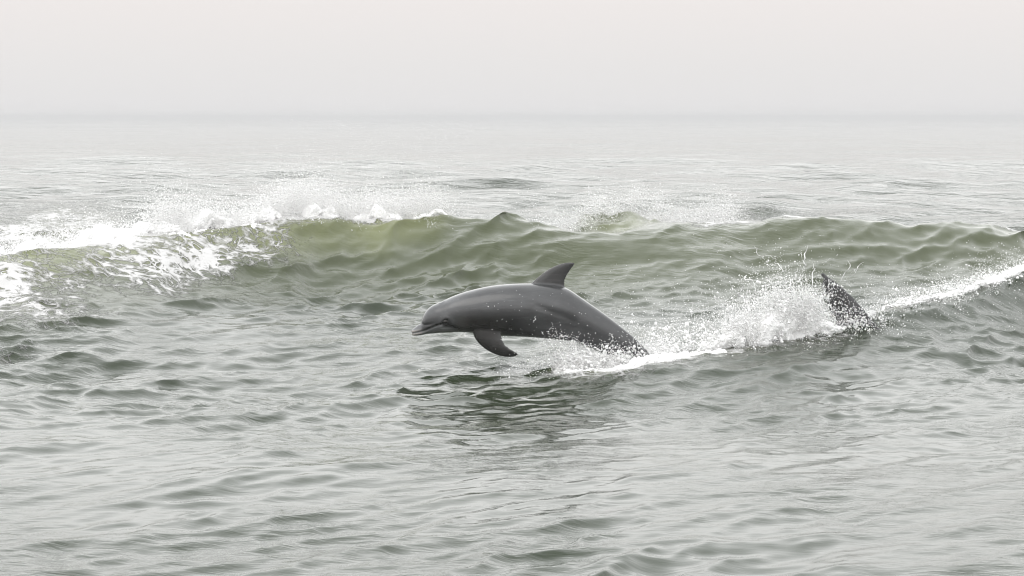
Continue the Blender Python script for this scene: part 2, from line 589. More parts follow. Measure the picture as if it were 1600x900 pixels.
def fuse(name, pieces, voxel, iters=3):
    """Weld overlapping closed pieces into one continuous skin."""
    V, Fs, off = [], [], 0
    me = bpy.data.meshes.new(name)
    for (v, q, tri) in pieces:
        V += [tuple(p) for p in v]
        Fs += [tuple(int(a) + off for a in f) for f in q] + [tuple(int(a) + off for a in f) for f in tri]
        off += len(v)
    me.from_pydata(V, [], Fs)
    bm = bmesh.new(); bm.from_mesh(me)
    bmesh.ops.recalc_face_normals(bm, faces=bm.faces)
    bm.to_mesh(me); bm.free()
    o = bpy.data.objects.new(name, me); COL.objects.link(o)
    md = o.modifiers.new('weld', 'REMESH'); md.mode = 'VOXEL'; md.voxel_size = voxel; md.use_smooth_shade = True
    sm = o.modifiers.new('soften', 'SMOOTH'); sm.factor = 0.5; sm.iterations = iters
    dg = bpy.context.evaluated_depsgraph_get()
    new = bpy.data.meshes.new_from_object(o.evaluated_get(dg))
    o.modifiers.clear()
    o.data = new
    bpy.data.meshes.remove(me)
    new.name = name
    new.polygons.foreach_set('use_smooth', np.ones(len(new.polygons), dtype=bool))
    return o


def coords_of(o):
    v = np.empty(len(o.data.vertices) * 3, np.float32)
    o.data.vertices.foreach_get('co', v)
    return v.reshape(-1, 3).astype(np.float64)


DY0 = 20.0                                           # distance of the leaping dolphin


def zp(zx, zy):                                      # drawing coordinates: 4 per photograph pixel
    return at(620 + zx / 4, 390 + zy / 4, DY0)


def seg_dist(P, poly):
    """distance of 2D points to a polyline and the fraction along it"""
    best = np.full(len(P), 1e9); frac = np.zeros(len(P))
    poly = np.asarray(poly, float)
    n = len(poly) - 1
    for i in range(n):
        a, b = poly[i], poly[i + 1]
        ab = b - a
        t = np.clip(((P - a) @ ab) / (ab @ ab), 0, 1)
        dd = np.linalg.norm(P - a - t[:, None] * ab, axis=1)
        k = dd < best
        best[k] = dd[k]; frac[k] = ((i + t) / n)[k]
    return best, frac


def build_dolphin():
    # body stations: top, bottom (drawing coordinates), width in metres
    st = [((90, 514), (92, 529), 0.020), ((97, 500), (101, 537), 0.050), ((115, 484), (122, 538), 0.068), ((135, 468), (145, 536), 0.082),
          ((150, 459), (165, 533), 0.092), ((156, 440), (180, 529), 0.104), ((165, 413), (196, 527), 0.128), ((184, 382), (215, 525), 0.160),
          ((210, 357), (240, 523), 0.188), ((242, 340), (268, 521), 0.214), ((280, 326), (300, 520), 0.238), ((330, 300), (345, 518), 0.266),
          ((390, 276), (400, 516), 0.296), ((460, 255), (465, 520), 0.326), ((540, 236), (540, 530), 0.350), ((630, 222), (625, 538), 0.366),
          ((730, 214), (715, 542), 0.372), ((830, 212), (805, 546), 0.366), ((930, 216), (890, 552), 0.350), ((1010, 226), (960, 558), 0.326),
          ((1070, 246), (1020, 564), 0.300), ((1130, 284), (1090, 573), 0.268), ((1200, 333), (1160, 596), 0.240), ((1280, 389), (1236, 628), 0.205),
          ((1350, 441), (1306, 662), 0.170), ((1420, 497), (1372, 698), 0.134), ((1490, 556), (1436, 712), 0.094), ((1552, 618), (1496, 758), 0.070),
          ((1606, 686), (1556, 806), 0.054), ((1652, 756), (1614, 850), 0.046), ((1700, 822), (1678, 890), 0.040), ((1740, 870), (1728, 906), 0.034)]
    top = np.array([zp(*s[0]) for s in st]); bot = np.array([zp(*s[1]) for s in st]); wid = np.array([[s[2]] for s in st])
    n = 120
    # one common parameter for both outlines
    allp = spline(np.hstack([top, bot, wid]), n)
    T, B, W = allp[:, :3], allp[:, 3:6], allp[:, 6]
    m = 48
    a = np.linspace(0, 2 * np.pi, m, endpoint=False)
    rings = []
    for i in range(n):
        s = i / (n - 1)
        c, h = (T[i] + B[i]) / 2, (T[i] - B[i]) / 2
        ca, sa = np.cos(a), np.sin(a)
        ex = 0.92 if s < .3 else 0.96
        cy = np.sign(ca) * np.abs(ca) ** ex
        sy = np.sign(sa) * np.abs(sa) ** ex
        # keel: narrower below on the tail stock, fuller above
        wz = 1.0 - 0.10 * np.clip(-cy, 0, 1) * sstep(.55, .8, s)
        rings.append(c[None] + h[None] * cy[:, None] + np.array([0, W[i] / 2, 0])[None] * (sy * wz)[:, None])
    body = loft(np.array(rings))
    # dorsal fin
    lead = [zp(800, 250), zp(838, 211), zp(880, 174), zp(925, 138), zp(975, 108), zp(1025, 88), zp(1075, 79), zp(1108, 80)]
    trail = [zp(1075, 300), zp(1052, 236), zp(1049, 210), zp(1056, 178), zp(1070, 152), zp(1088, 124), zp(1106, 100), zp(1114, 87)]
    dors = blade(lead, trail, (0, 1, 0), (0.055, 0.010))
    # flippers: near one towards the camera, far one held closer
    out = np.array([0.0, -1.0, 0.0])

    def flip(pts, y0, y1, sgn, dz=0.0, dx=0.0):
        res = []
        k = len(pts)
        for i, p in enumerate(pts):
            q = zp(*p)
            f = i / (k - 1)
            q = q + np.array([dx * f, -sgn * (y0 + (y1 - y0) * f), dz * f])
            res.append(q)
        return res
    fl = [(470, 470), (478, 522), (498, 562), (532, 598), (582, 632), (640, 655), (700, 664), (742, 660)]
    ft = [(650, 470), (656, 530), (664, 560), (684, 590), (708, 608), (732, 621), (752, 632), (761, 643)]
    nrm = np.array([-0.10, -0.97, -0.15]); nrm /= np.linalg.norm(nrm)
    nearf = blade(flip(fl, 0.085, 0.115, 1), flip(ft, 0.12, 0.165, 1), nrm, (0.052, 0.012))
    nf = nrm * np.array([1, -1, 1])
    farf = blade(flip(fl, 0.10, 0.20, -1, 0.17, -0.08), flip(ft, 0.10, 0.19, -1, 0.17, -0.08), nf, (0.052, 0.012))
    # flukes under the water
    ax = (T[-1] + B[-1]) / 2
    di = np.array([0.75, 0, -0.66]); di /= np.linalg.norm(di)
    nz = np.array([0.66, 0, 0.75])
    flk = []
    for sg in (1, -1):
        e = np.array([0, sg, 0])
        ld = [ax - di * .10 - e * .01, ax - di * .02 + e * .07, ax + di * .05 + e * .16, ax + di * .15 + e * .25, ax + di * .23 + e * .29]
        tr = [ax + di * .12 - e * .01, ax + di * .13 + e * .05, ax + di * .16 + e * .13, ax + di * .20 + e * .22, ax + di * .245 + e * .292]
        flk.append(blade(ld, tr, nz, (0.04, 0.008)))
    o = fuse('body', [body, dors, nearf, farf] + flk, 0.0070, 3)
    P = coords_of(o)
    # drawing coordinates of every vertex
    ZX = ((P[:, 0] * F / P[:, 1] + 800) - 620) * 4
    b0 = (CAM_H - P[:, 2]) / DY0
    # exact row by projecting at distance DY0
    bb = -(b0 * cp - sp) / (cp + b0 * sp)
    ZY = ((450 - bb * F) - 390) * 4
    D = np.stack([ZX, ZY], 1)
    ctr = DY0
    sidefac = sstep(0.0, 0.02, np.abs(P[:, 1] - ctr))
    # mouth line, cut in as a groove
    mouth = [(86, 521), (110, 518), (150, 509), (190, 494), (225, 478), (252, 466), (275, 461), (290, 452)]
    dm, fm = seg_dist(D, mouth)
    nrmls = np.empty(len(P) * 3, np.float32); o.data.vertices.foreach_get('normal', nrmls); nrmls = nrmls.reshape(-1, 3)
    groove = np.exp(-(dm / 4.2) ** 2) * sstep(1.0, 0.93, fm)
    P = P - nrmls * (groove * 0.0065)[:, None]
    # lower lip line swells a little
    lip = np.exp(-((dm - 12) / 7.0) ** 2) * sstep(1.0, 0.9, fm)
    P = P + nrmls * (lip * 0.0022)[:, None]
    # crease where the beak meets the melon
    crease = [(146, 458), (165, 466), (190, 463), (215, 460), (245, 452)]
    dc, fc_ = seg_dist(D, crease)
    cr = np.exp(-(dc / 7.0) ** 2) * sstep(1.0, 0.6, fc_)
    P = P - nrmls * (cr * 0.005)[:, None]
    # brow above the eye, socket, blowhole
    eye = np.array([308, 441])
    de = np.linalg.norm(D - eye, axis=1)
    P = P + nrmls * (np.exp(-((de - 22) / 9.0) ** 2) * 0.0035)[:, None]
    bl = np.linalg.norm((P - zp(281, 327)) * np.array([1, 0.55, 1]), axis=1)
    hole = np.exp(-(bl / 0.011) ** 2)
    rim = np.exp(-((bl - 0.022) / 0.010) ** 2) * (D[:, 1] < 400)
    P = P - nrmls * (hole * 0.010)[:, None] + nrmls * (rim * 0.004)[:, None]
    # ripple of muscle behind the fin
    mus, _ = seg_dist(D, [(880, 340), (960, 375), (1040, 405), (1110, 440)])
    P = P - nrmls * (np.exp(-(mus / 22) ** 2) * 0.005)[:, None]
    o.data.vertices.foreach_set('co', P.astype(np.float32).ravel())
    # --- skin tone: pigment, with mouth groove, crease, blowhole and muscle line darker
    zx, zy = D[:, 0], D[:, 1]
    tp = np.interp(zx, [s[0][0] for s in st], [s[0][1] for s in st])
    bt = np.interp(zx, [s[1][0] for s in st], [s[1][1] for s in st])
    rel = np.clip((zy - tp) / np.maximum(bt - tp, 1), -0.3, 1.3)      # 0 back .. 1 belly
    fin = sstep(-0.01, -0.05, rel)
    tone = 0.042 * np.ones(len(P))
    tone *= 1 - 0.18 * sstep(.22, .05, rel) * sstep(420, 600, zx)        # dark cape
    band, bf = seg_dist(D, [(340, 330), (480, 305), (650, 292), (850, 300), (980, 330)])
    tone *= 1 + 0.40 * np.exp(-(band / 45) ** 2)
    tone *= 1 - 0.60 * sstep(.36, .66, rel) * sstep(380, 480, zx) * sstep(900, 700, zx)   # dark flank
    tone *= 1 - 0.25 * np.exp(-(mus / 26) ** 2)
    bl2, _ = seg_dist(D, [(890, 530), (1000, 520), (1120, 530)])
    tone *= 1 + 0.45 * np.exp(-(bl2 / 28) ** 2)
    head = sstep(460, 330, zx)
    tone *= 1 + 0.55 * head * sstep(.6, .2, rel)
    # pale lower jaw and throat
    my = np.interp(zx, [m_[0] for m_ in mouth], [m_[1] for m_ in mouth])
    low = sstep(2, 10, zy - my) * sstep(300, 270, zx)
    low = np.maximum(low, sstep(470, 490, zy + (330 - zx) * 0.05) * sstep(440, 330, zx) * sstep(240, 290, zx))
    tone = tone * (1 - low) + 0.15 * low
    ros = sstep(158, 146, zx) * (1 - low)
    tone = tone * (1 - 0.55 * ros) + 0.15 * 0.55 * ros
    lipm = np.exp(-((dm - 9) / 6) ** 2) * sstep(.45, .1, fm)
    tone = tone * (1 - lipm) + 0.34 * lipm
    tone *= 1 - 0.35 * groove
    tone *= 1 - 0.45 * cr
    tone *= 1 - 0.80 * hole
    tone *= 1 - 0.85 * np.exp(-(de / 25) ** 2)
    tone *= 1 + 0.35 * np.exp(-((de - 42) / 11) ** 2)
    st1, f1 = seg_dist(D, [(255, 462), (300, 446), (345, 468), (400, 492), (470, 520)])
    tone *= 1 - 0.72 * np.exp(-(st1 / 13) ** 2)
    tone = tone * (1 - fin) + 0.030 * fin
    flp = sstep(542, 556, zy) * (zx < 800)
    flp = np.clip(flp, 0, 1) * (zx > 440) * (zx < 800)
    tone = tone * (1 - flp) + 0.013 * flp
    warm = np.clip(0.15 + sstep(.45, .75, rel) * sstep(340, 420, zx) * sstep(760, 560, zx) * 0.8 + lipm + flp * .6 + fin * .3, 0, 1)
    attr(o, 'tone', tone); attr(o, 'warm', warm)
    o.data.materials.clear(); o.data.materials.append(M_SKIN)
    return o, eye


def eyeball(name, c, r, parent):
    bm = bmesh.new()
    bmesh.ops.create_uvsphere(bm, u_segments=20, v_segments=12, radius=r)
    for v in bm.verts:
        v.co.x *= 1.35; v.co.z *= 0.85
    bmesh.ops.translate(bm, verts=bm.verts, vec=Vector(c))
    me = bpy.data.meshes.new(name); bm.to_mesh(me); bm.free()
    for p in me.polygons: p.use_smooth = True
    me.materials.append(M_EYE)
    o = bpy.data.objects.new(name, me); COL.objects.link(o); o.parent = parent
    return o


def reparent_at(o, root):
    """Parent o under root and keep it where it stands."""
    o.parent = root
    o.data.transform(__import__('mathutils').Matrix.Translation(-root.location))


dol = bpy.data.objects.new('dolphin', None)
COL.objects.link(dol)
dol.location = tuple(zp(800, 560))
dol.empty_display_size = 0.2
tag(dol, 'grey dolphin leaping clear of the water, beak, eye and curved back fin in full view', 'dolphin', 'dolphins in front of the breaking wave')
bodyo, eye2 = build_dolphin()
reparent_at(bodyo, dol)
ec = zp(*eye2)
Pb = coords_of(bodyo) + np.array(dol.location)
for s in (-1, 1):
    k = np.linalg.norm((Pb - ec)[:, [0, 2]], axis=1) < 0.012
    k &= (Pb[:, 1] - DY0) * s > 0.02
    yy = Pb[k, 1].mean() if k.any() else DY0 + s * 0.1
    e = eyeball('eye', (ec[0], yy - s * 0.002, ec[2]), 0.0135, None)
    reparent_at(e, dol)


# second dolphin: diving, only a tail blade stands out of the splash
def build_diver():
    Y1 = 21.3

    def q(zx, zy, dy=0.0):                           # drawing coordinates 2.667 per pixel from (1000, 390)
        return at(1000 + zx / 2.6667, 390 + zy / 2.6667, Y1 + dy)
    lead = [q(1015, 372), q(988, 318), q(950, 268), q(902, 214), q(858, 168), q(818, 136), q(786, 110), q(764, 97)]
    trail = [q(842, 392), q(818, 340), q(803, 292), q(788, 250), q(772, 206), q(760, 168), q(753, 130), q(754, 101)]
    near = blade(lead, trail, (0.35, 0.90, 0.25), (0.05, 0.010), bend=(0, 0.03, 0))
    c = q(985, 345)
    mirror = [(p - c) for p in lead]; mirt = [(p - c) for p in trail]
    far = blade([c + np.array([m_[0] * .35 + .05, abs(m_[2]) * .9 + .02, -abs(m_[2]) * .35 - .03]) for m_ in mirror],
                [c + np.array([m_[0] * .35 - .08, abs(m_[2]) * .9 + .02, -abs(m_[2]) * .35 - .12]) for m_ in mirt],
                (0.6, 0.3, 0.75), (0.05, 0.010))
    # tail stock and trunk going down under the surface
    axis = np.array([c + np.array(p) for p in [(-.03, 0, .03), (.05, .03, -.05), (.16, .08, -.20), (.30, .15, -.42), (.46, .22, -.68), (.66, .30, -.92), (.92, .38, -1.10), (1.2, .45, -1.2), (1.4, .5, -1.24)]])
    hh = np.array([.035, .06, .075, .10, .15, .19, .20, .15, .05]); ww = np.array([.02, .035, .05, .08, .13, .17, .18, .13, .05])
    sp_ = spline(np.hstack([axis, hh[:, None], ww[:, None]]), 60)
    tang = np.gradient(sp_[:, :3], axis=0); tang /= np.linalg.norm(tang, axis=1)[:, None]
    a = np.linspace(0, 2 * np.pi, 32, endpoint=False)
    rings = []
    for i in range(60):
        side = np.cross(tang[i], [0, 0, 1.0]); side = np.array([0.0, 1.0, 0.0]) - tang[i] * tang[i][1]
        side /= np.linalg.norm(side); up = np.cross(side, tang[i])
        rings.append(sp_[i, :3] + up[None] * (np.cos(a) * sp_[i, 3])[:, None] + side[None] * (np.sin(a) * sp_[i, 4])[:, None])
    o = fuse('body', [loft(np.array(rings)), near, far], 0.010, 2)
    P = coords_of(o)
    attr(o, 'tone', np.full(len(P), 0.03) * (1 - 0.3 * sstep(.2, .6, fbm(P[:, 0] * 9, P[:, 2] * 9))))
    attr(o, 'warm', np.full(len(P), 0.2))
    o.data.materials.clear(); o.data.materials.append(M_SKIN)
    return o, c, lead, trail


div_o, div_c, div_lead, div_trail = build_diver()
div = bpy.data.objects.new('dolphin', None)
COL.objects.link(div)
div.location = tuple(div_c)
div.empty_display_size = 0.2
tag(div, 'diving dolphin of which only one dark tail blade pokes out of the splash', 'dolphin', 'dolphins in front of the breaking wave')
reparent_at(div_o, div)

# ------------------------------------------------------------------ spray
OCT_V = np.array([(1, 0, 0), (-1, 0, 0), (0, 1, 0), (0, -1, 0), (0, 0, 1), (0, 0, -1)], float)
OCT_F = np.array([(0, 2, 4), (2, 1, 4), (1, 3, 4), (3, 0, 4), (2, 0, 5), (1, 2, 5), (3, 1, 5), (0, 3, 5)])
TET_V = np.array([(1, 1, 1), (1, -1, -1), (-1, 1, -1), (-1, -1, 1)], float) * 0.85
TET_F = np.array([(0, 1, 2), (0, 3, 1), (0, 2, 3), (1, 3, 2)])
_bm = bmesh.new(); bmesh.ops.create_icosphere(_bm, subdivisions=1, radius=1.0)
ICO_V = np.array([v.co[:] for v in _bm.verts]); ICO_F = np.array([[v.index for v in f.verts] for f in _bm.faces]); _bm.free()


def roll(pts, rad, seed=0, step=0.013, m=60, flat=0.75):
    """Tumbling whitewater: a lumpy roll along pts; returns verts, triangles."""
    pts = np.asarray(pts, float)
    L = np.concatenate([[0], np.cumsum(np.linalg.norm(np.diff(pts, axis=0), axis=1))])
    n = int(L[-1] / step)
    s_ = np.linspace(0, L[-1], n)
    c = np.stack([np.interp(s_, L, pts[:, k]) for k in range(3)], 1)
    r = np.interp(s_, np.linspace(0, L[-1], len(rad)), rad)
    r = r * (0.35 + 1.2 * fbm(s_ * 2.1 + seed, s_ * 0 + seed, 3))
    t = np.gradient(c, axis=0); t /= np.linalg.norm(t, axis=1)[:, None]
    side = np.cross(t, [0, 0, 1.0]); side /= np.linalg.norm(side, axis=1)[:, None]
    a = np.linspace(0, 2 * np.pi, m, endpoint=False)
    d = side[:, None] * np.cos(a)[None, :, None] + np.array([0, 0, 1.0])[None, None] * (np.sin(a) * flat)[None, :, None]
    base = c[:, None] + d * r[:, None, None]
    q = base.reshape(-1, 3)
    k = billow(q * 6.0 + seed, 5).reshape(n, m)
    V = c[:, None] + d * (r[:, None] * (0.35 + 0.75 * k))[..., None]
    V = V + ((noise3(q * 28 + seed) - 0.5) * 0.030 + (noise3(q * 70 + seed) - 0.5) * 0.022).reshape(n, m, 1) * d
    i, j = np.meshgrid(np.arange(n - 1), np.arange(m), indexing='ij')
    A = (i * m + j).ravel(); B = (i * m + (j + 1) % m).ravel()
    return V.reshape(-1, 3), np.vstack([np.stack([A, B, B + m], 1), np.stack([A, B + m, A + m], 1)])


def threads(n, origin, vel, spread, T, r):
    """Ligaments of water: short tapered tubes along ballistic arcs."""
    p0 = origin(n); v0 = vel(p0) + rng.normal(0, 1, (n, 3)) * np.asarray(spread)
    K, S = 9, 4
    t0 = rng.uniform(0.05, 0.6, n) * T; dt = rng.uniform(0.15, 0.45, n) * T
    t = (t0 * 0.9)[:, None] + 0.6 * dt[:, None] * np.linspace(0, 1, K)[None]
    c = p0[:, None] + v0[:, None] * t[..., None]; c[..., 2] -= 4.9 * t ** 2
    c += np.cumsum(rng.normal(0, 0.010, (n, K, 3)), axis=1)
    rr = (r * rng.uniform(0.5, 1.5, n))[:, None] * np.sin(np.linspace(0.12, 3.02, K))[None] * rng.uniform(0.5, 1.4, (n, K))
    a = np.linspace(0, 2 * np.pi, S, endpoint=False)
    ring = np.stack([np.cos(a), 0.8 * np.cos(a + 1.2), np.sin(a)], 1)
    V = c[:, :, None] + ring[None, None] * rr[..., None, None]
    ii, kk, jj = np.meshgrid(np.arange(n), np.arange(K - 1), np.arange(S), indexing='ij')
    A = (ii * K * S + kk * S + jj).ravel(); B = (ii * K * S + kk * S + (jj + 1) % S).ravel()
    return V.reshape(-1, 3), np.vstack([np.stack([A, B, B + S], 1), np.stack([A, B + S, A + S], 1)])


def drops(name, pos, rad, label, extra=()):
    """One object made of many droplets, with rolls and threads of whitewater."""
    pos = np.asarray(pos, float); rad = np.asarray(rad, float)
    keep = pos[:, 2] > sea_z(pos[:, 0], pos[:, 1]) - rad * 0.6
    pos, rad = pos[keep], rad[keep]
    V, Fc, off = [], [], 0
    big = rad > 0.011
    tiny = rad < 0.0042
    for sel, tv, tf in ((tiny, TET_V, TET_F), (~big & ~tiny, OCT_V, OCT_F), (big, ICO_V, ICO_F)):
        p, r = pos[sel], rad[sel]
        if not len(p): continue
        n = len(p)
        # random turn about z and slight squash
        an = rng.uniform(0, 6.28, n)
        c, s = np.cos(an)[:, None], np.sin(an)[:, None]
        sq = rng.uniform(0.7, 1.3, (n, 3))
        w = tv[None] * sq[:, None, :]
        x = w[..., 0] * c - w[..., 1] * s; y = w[..., 0] * s + w[..., 1] * c
        v = np.stack([x, y, w[..., 2]], -1) * r[:, None, None] + p[:, None, :]
        V.append(v.reshape(-1, 3))
        Fc.append((tf[None] + (np.arange(n) * len(tv))[:, None, None] + off).reshape(-1, 3))
        off += n * len(tv)
    for v, f in extra:
        V.append(v); Fc.append(f + off); off += len(v)
    o = link_mesh(name, np.vstack(V), np.vstack(Fc), M_SPRAY)
    tag(o, label, kind='stuff')
    return o


def jets(n_jets, per, origin, vel, spread, T, r0, r1, turb=0.12):
    """Ballistic threads of water; origin(n)->points, vel(p)->velocities."""
    p0 = origin(n_jets)
    v0 = vel(p0) + rng.normal(0, 1, (n_jets, 3)) * np.asarray(spread)
    tt = rng.uniform(0.25, 1, n_jets) * T
    P, Rr = [], []
    t = rng.random((n_jets, per)) ** 0.8 * tt[:, None]
    sm = rng.normal(0, 1, (n_jets, per, 3))
    q = p0[:, None] + v0[:, None] * t[..., None] + sm * (turb * t[..., None] + 0.006)
    q[..., 2] -= 4.9 * t ** 2
    rr = r0 * (1 - 0.6 * t / T) * rng.pareto(2.6, (n_jets, per)).clip(0, 4) * 0.5 + r1
    return q.reshape(-1, 3), rr.ravel()


def along(pts, jitter):
    pts = np.asarray(pts, float)
    L = np.concatenate([[0], np.cumsum(np.linalg.norm(np.diff(pts, axis=0), axis=1))])

    def f(n):
        s = rng.random(n) * L[-1]
        p = np.stack([np.interp(s, L, pts[:, k]) for k in range(3)], 1)
        return p + rng.normal(0, 1, (n, 3)) * np.asarray(jitter)
    return f


def on_sea(f, dz=0.0):
    def g(n):
        p = f(n)
        p[:, 2] = sea_z(p[:, 0], p[:, 1]) + dz
        return p
    return g


def along_line(pts, n):
    pts = np.asarray(pts, float)
    L = np.concatenate([[0], np.cumsum(np.linalg.norm(np.diff(pts, axis=0), axis=1))])
    t = np.linspace(0, L[-1], n)
    return np.stack([np.interp(t, L, pts[:, k]) for k in range(3)], 1)


def snap(p, dz):
    """lay points on the finished water"""
    p = np.array(p, float)
    p[:, 2] = sea_z(p[:, 0], p[:, 1]) + dz
    return p


def crest_pt(u, back=0.0):
    """point of the crest under photograph column u"""
    x = _cx; uu = 800 + x / _cY * F
    xx = np.interp(u, uu, x)
    return np.array([xx, np.interp(xx, _cx, _cY) + back, np.interp(xx, _cx, _cZ)])


def cat(*a):
    return np.vstack([k[0] for k in a]), np.concatenate([k[1] for k in a])


# breaking wave, left half: thick low whitewater, mist thrown up and back
line = [crest_pt(u, 0.25) for u in (-150, 0, 150, 250, 330, 420, 520, 600, 690)]
def up(x, y, z):
    """throw velocity, stronger in some places along the crest than in others"""
    return lambda p: np.array([[x, y, z]]) * (0.35 + 1.3 * fbm(p[:, 0] * 1.8 + 3, p[:, 0] * 0 + z, 3))[:, None]



w_left = jets(1200, 26, on_sea(along(line, (0.05, 0.22, 0))), up(0.15, 0.4, 1.3), (0.5, 0.5, 0.5), 0.34, 0.0048, 0.0020, 0.25)
line2 = [crest_pt(u, 0.3) for u in (230, 300, 360, 430, 500, 560, 620, 690)]
w_main = jets(3600, 26, on_sea(along(line2, (0.06, 0.22, 0))), up(0.15, 0.5, 2.0), (0.45, 0.5, 0.5), 0.48, 0.0040, 0.0021, 0.27)
cr1 = [crest_pt(u, 0.16) + np.array([0, 0, -0.03]) for u in range(-150, 720, 10)]
for k_, c_ in enumerate(cr1):
    c_[2] += 0.05 * math.sin(k_ * 0.7) + 0.03 * math.sin(k_ * 1.9)
lip = roll(cr1, [0.10, 0.12, 0.13, 0.16, 0.15, 0.13, 0.12, 0.13, 0.04], 3.3)
fall = [[crest_pt(u, -0.20) * np.array([1, 1, 1]) + np.array([0, 0, -0.10 - 0.03 * math.sin(u * .09)]) for u in range(a_, b_, 8)] for a_, b_ in ((30, 130), (150, 250), (262, 330), (350, 430))]
falls = [roll(f_, [0.02, 0.09, 0.10, 0.03], 5.1 + 3 * k_) for k_, f_ in enumerate(fall)]
th = threads(260, on_sea(along(line2, (0.06, 0.15, 0))), up(0.1, 0.2, 1.4), (0.5, 0.4, 0.25), 0.30, 0.004)
drops('wave_spray', *cat(w_left, w_main), 'white spray tumbling off the breaking crest on the left', [lip, th] + falls)
line3 = [crest_pt(u, 0.6) for u in (460, 520, 580, 630, 690)]
mist = jets(520, 10, on_sea(along(line3, (0.2, 0.4, 0))), up(0.4, 0.8, 4.0), (1.0, 0.7, 0.9), 0.75, 0.0022, 0.0022, 0.5)
line3 = [crest_pt(u, 0.6) for u in (120, 240, 360, 480)]
mist2 = jets(420, 10, on_sea(along(line3, (0.2, 0.4, 0))), up(0.2, 0.8, 2.6), (0.8, 0.7, 0.8), 0.60, 0.0022, 0.0022, 0.5)
drops('mist', *cat(mist, mist2), 'fine mist of droplets hanging above the breaking crest')

# spray off the peak behind the dip of the crest
px, py, pz = PEAK
pk = [at(930, 352, 29.6), at(985, 335, 30.2), at(1040, 345, 30.2), at(1120, 352, 29.2)]
p1 = jets(900, 26, on_sea(along([at(1010, 345, 29.0), at(1070, 350, 28.9), at(1140, 352, 28.6)], (0.05, 0.2, 0))), up(0.25, 0.2, 1.9), (0.45, 0.4, 0.45), 0.42, 0.004, 0.0019, 0.26)
p2 = jets(110, 40, on_sea(along([at(950, 345, 29.0), at(1030, 340, 29.1)], (0.05, 0.1, 0))), up(0.55, 0.2, 2.5), (0.35, 0.3, 0.4), 0.46, 0.0045, 0.0022, 0.16)
p3 = jets(420, 20, on_sea(along([at(840, 350, 27.8), at(900, 352, 28.4), at(960, 340, 29.0)], (0.1, 0.3, 0))), up(0.5, 0.5, 1.5), (0.5, 0.4, 0.45), 0.35, 0.004, 0.003, 0.4)
th = threads(70, on_sea(along([at(960, 345, 29.0), at(1060, 340, 29.1)], (0.05, 0.1, 0))), up(0.45, 0.2, 1.5), (0.4, 0.3, 0.25), 0.32, 0.0035)
pr = roll(snap(along_line([at(1000, 345, 28.9), at(1060, 350, 28.8), at(1150, 352, 28.5)], 20), 0.0), [0.03, 0.08, 0.10, 0.03], 1.7, 0.010, 44)
drops('peak_spray', *cat(p1, p2, p3), 'white spray flung up from the small peak behind the back fin', [th, pr])

# water torn up round the tail of the leaping dolphin
s1 = jets(640, 24, on_sea(along([at(880, 560, 19.8), at(950, 558, 19.9), at(1020, 552, 20.1), at(1060, 548, 20.3)], (0.05, 0.10, 0))), lambda p: np.tile([-0.5, -0.05, 0.9], (len(p), 1)), (0.55, 0.3, 0.5), 0.26, 0.006, 0.0022, 0.22)
s2 = jets(60, 22, along([zp(1000, 555), zp(1180, 600), zp(1350, 640)], (0.02, 0.08, 0.02)), lambda p: np.tile([-0.9, -0.3, 0.8], (len(p), 1)), (0.5, 0.3, 0.5), 0.28, 0.004, 0.002, 0.12)
s3 = jets(300, 12, on_sea(along([at(800, 566, 19.8), at(900, 566, 19.8), at(1000, 560, 20.0)], (0.05, 0.2, 0))), lambda p: np.tile([-0.4, -0.1, 1.0], (len(p), 1)), (0.6, 0.3, 0.4), 0.26, 0.003, 0.0018, 0.3)
th = threads(70, on_sea(along([at(850, 566, 19.7), at(950, 560, 19.75), at(1040, 552, 19.9)], (0.05, 0.06, 0))), up(-0.7, -0.05, 1.3), (0.6, 0.2, 0.5), 0.28, 0.0026)
tr = roll(snap(along_line([at(u, v, y) for u, v, y in ((880, 568, 19.6), (950, 562, 19.68), (1000, 554, 19.8), (1060, 548, 20.05), (1130, 545, 20.4))], 30), 0.0), [0.01, 0.035, 0.06, 0.06, 0.05], 2.2, 0.006, 44)
kx, kz = rng.uniform(560, 1420, 90), rng.random(90)
fly = np.array([zp(a_, 215 + max(0, a_ - 1000) * 0.78 + b_ ** 0.6 * 330) - np.array([0, 0.27, 0]) for a_, b_ in zip(kx, kz)])
fl_d = (fly, rng.pareto(3, 90).clip(0, 2) * 0.0014 + 0.0012)
drops('tail_splash', *cat(s1, s2, s3, fl_d), 'white splash around the tail stock and belly of the leaping dolphin', [th, tr])

# the big splash in front of the tail blade
b1 = jets(170, 34, on_sea(along([at(1130, 540, 20.6), at(1200, 535, 20.8), at(1270, 520, 21.2)], (0.05, 0.12, 0))), lambda p: np.tile([-0.1, 0.0, 1.7], (len(p), 1)), (0.55, 0.3, 0.6), 0.36, 0.007, 0.0025, 0.2)
pA = jets(210, 40, on_sea(along([at(1145, 540, 20.65), at(1195, 535, 20.75)], (0.04, 0.08, 0))), up(-0.15, 0.0, 1.5), (0.32, 0.25, 0.42), 0.38, 0.0045, 0.0022, 0.14)
pB = jets(280, 40, on_sea(along([at(1215, 530, 20.85), at(1285, 518, 21.05)], (0.04, 0.08, 0))), up(-0.25, 0.0, 1.8), (0.34, 0.25, 0.42), 0.42, 0.0045, 0.0022, 0.14)
b2 = jets(30, 60, on_sea(along([at(1180, 540, 20.7), at(1270, 525, 21.1)], (0.08, 0.1, 0))), lambda p: np.tile([-0.3, 0.0, 2.5], (len(p), 1)), (0.6, 0.2, 0.5), 0.42, 0.006, 0.0025, 0.06)
b3 = jets(350, 14, on_sea(along([at(1060, 545, 20.5), at(1200, 540, 20.8), at(1330, 515, 21.3)], (0.1, 0.3, 0))), lambda p: np.tile([-0.3, 0.3, 1.9], (len(p), 1)), (0.8, 0.4, 0.7), 0.42, 0.003, 0.002, 0.4)
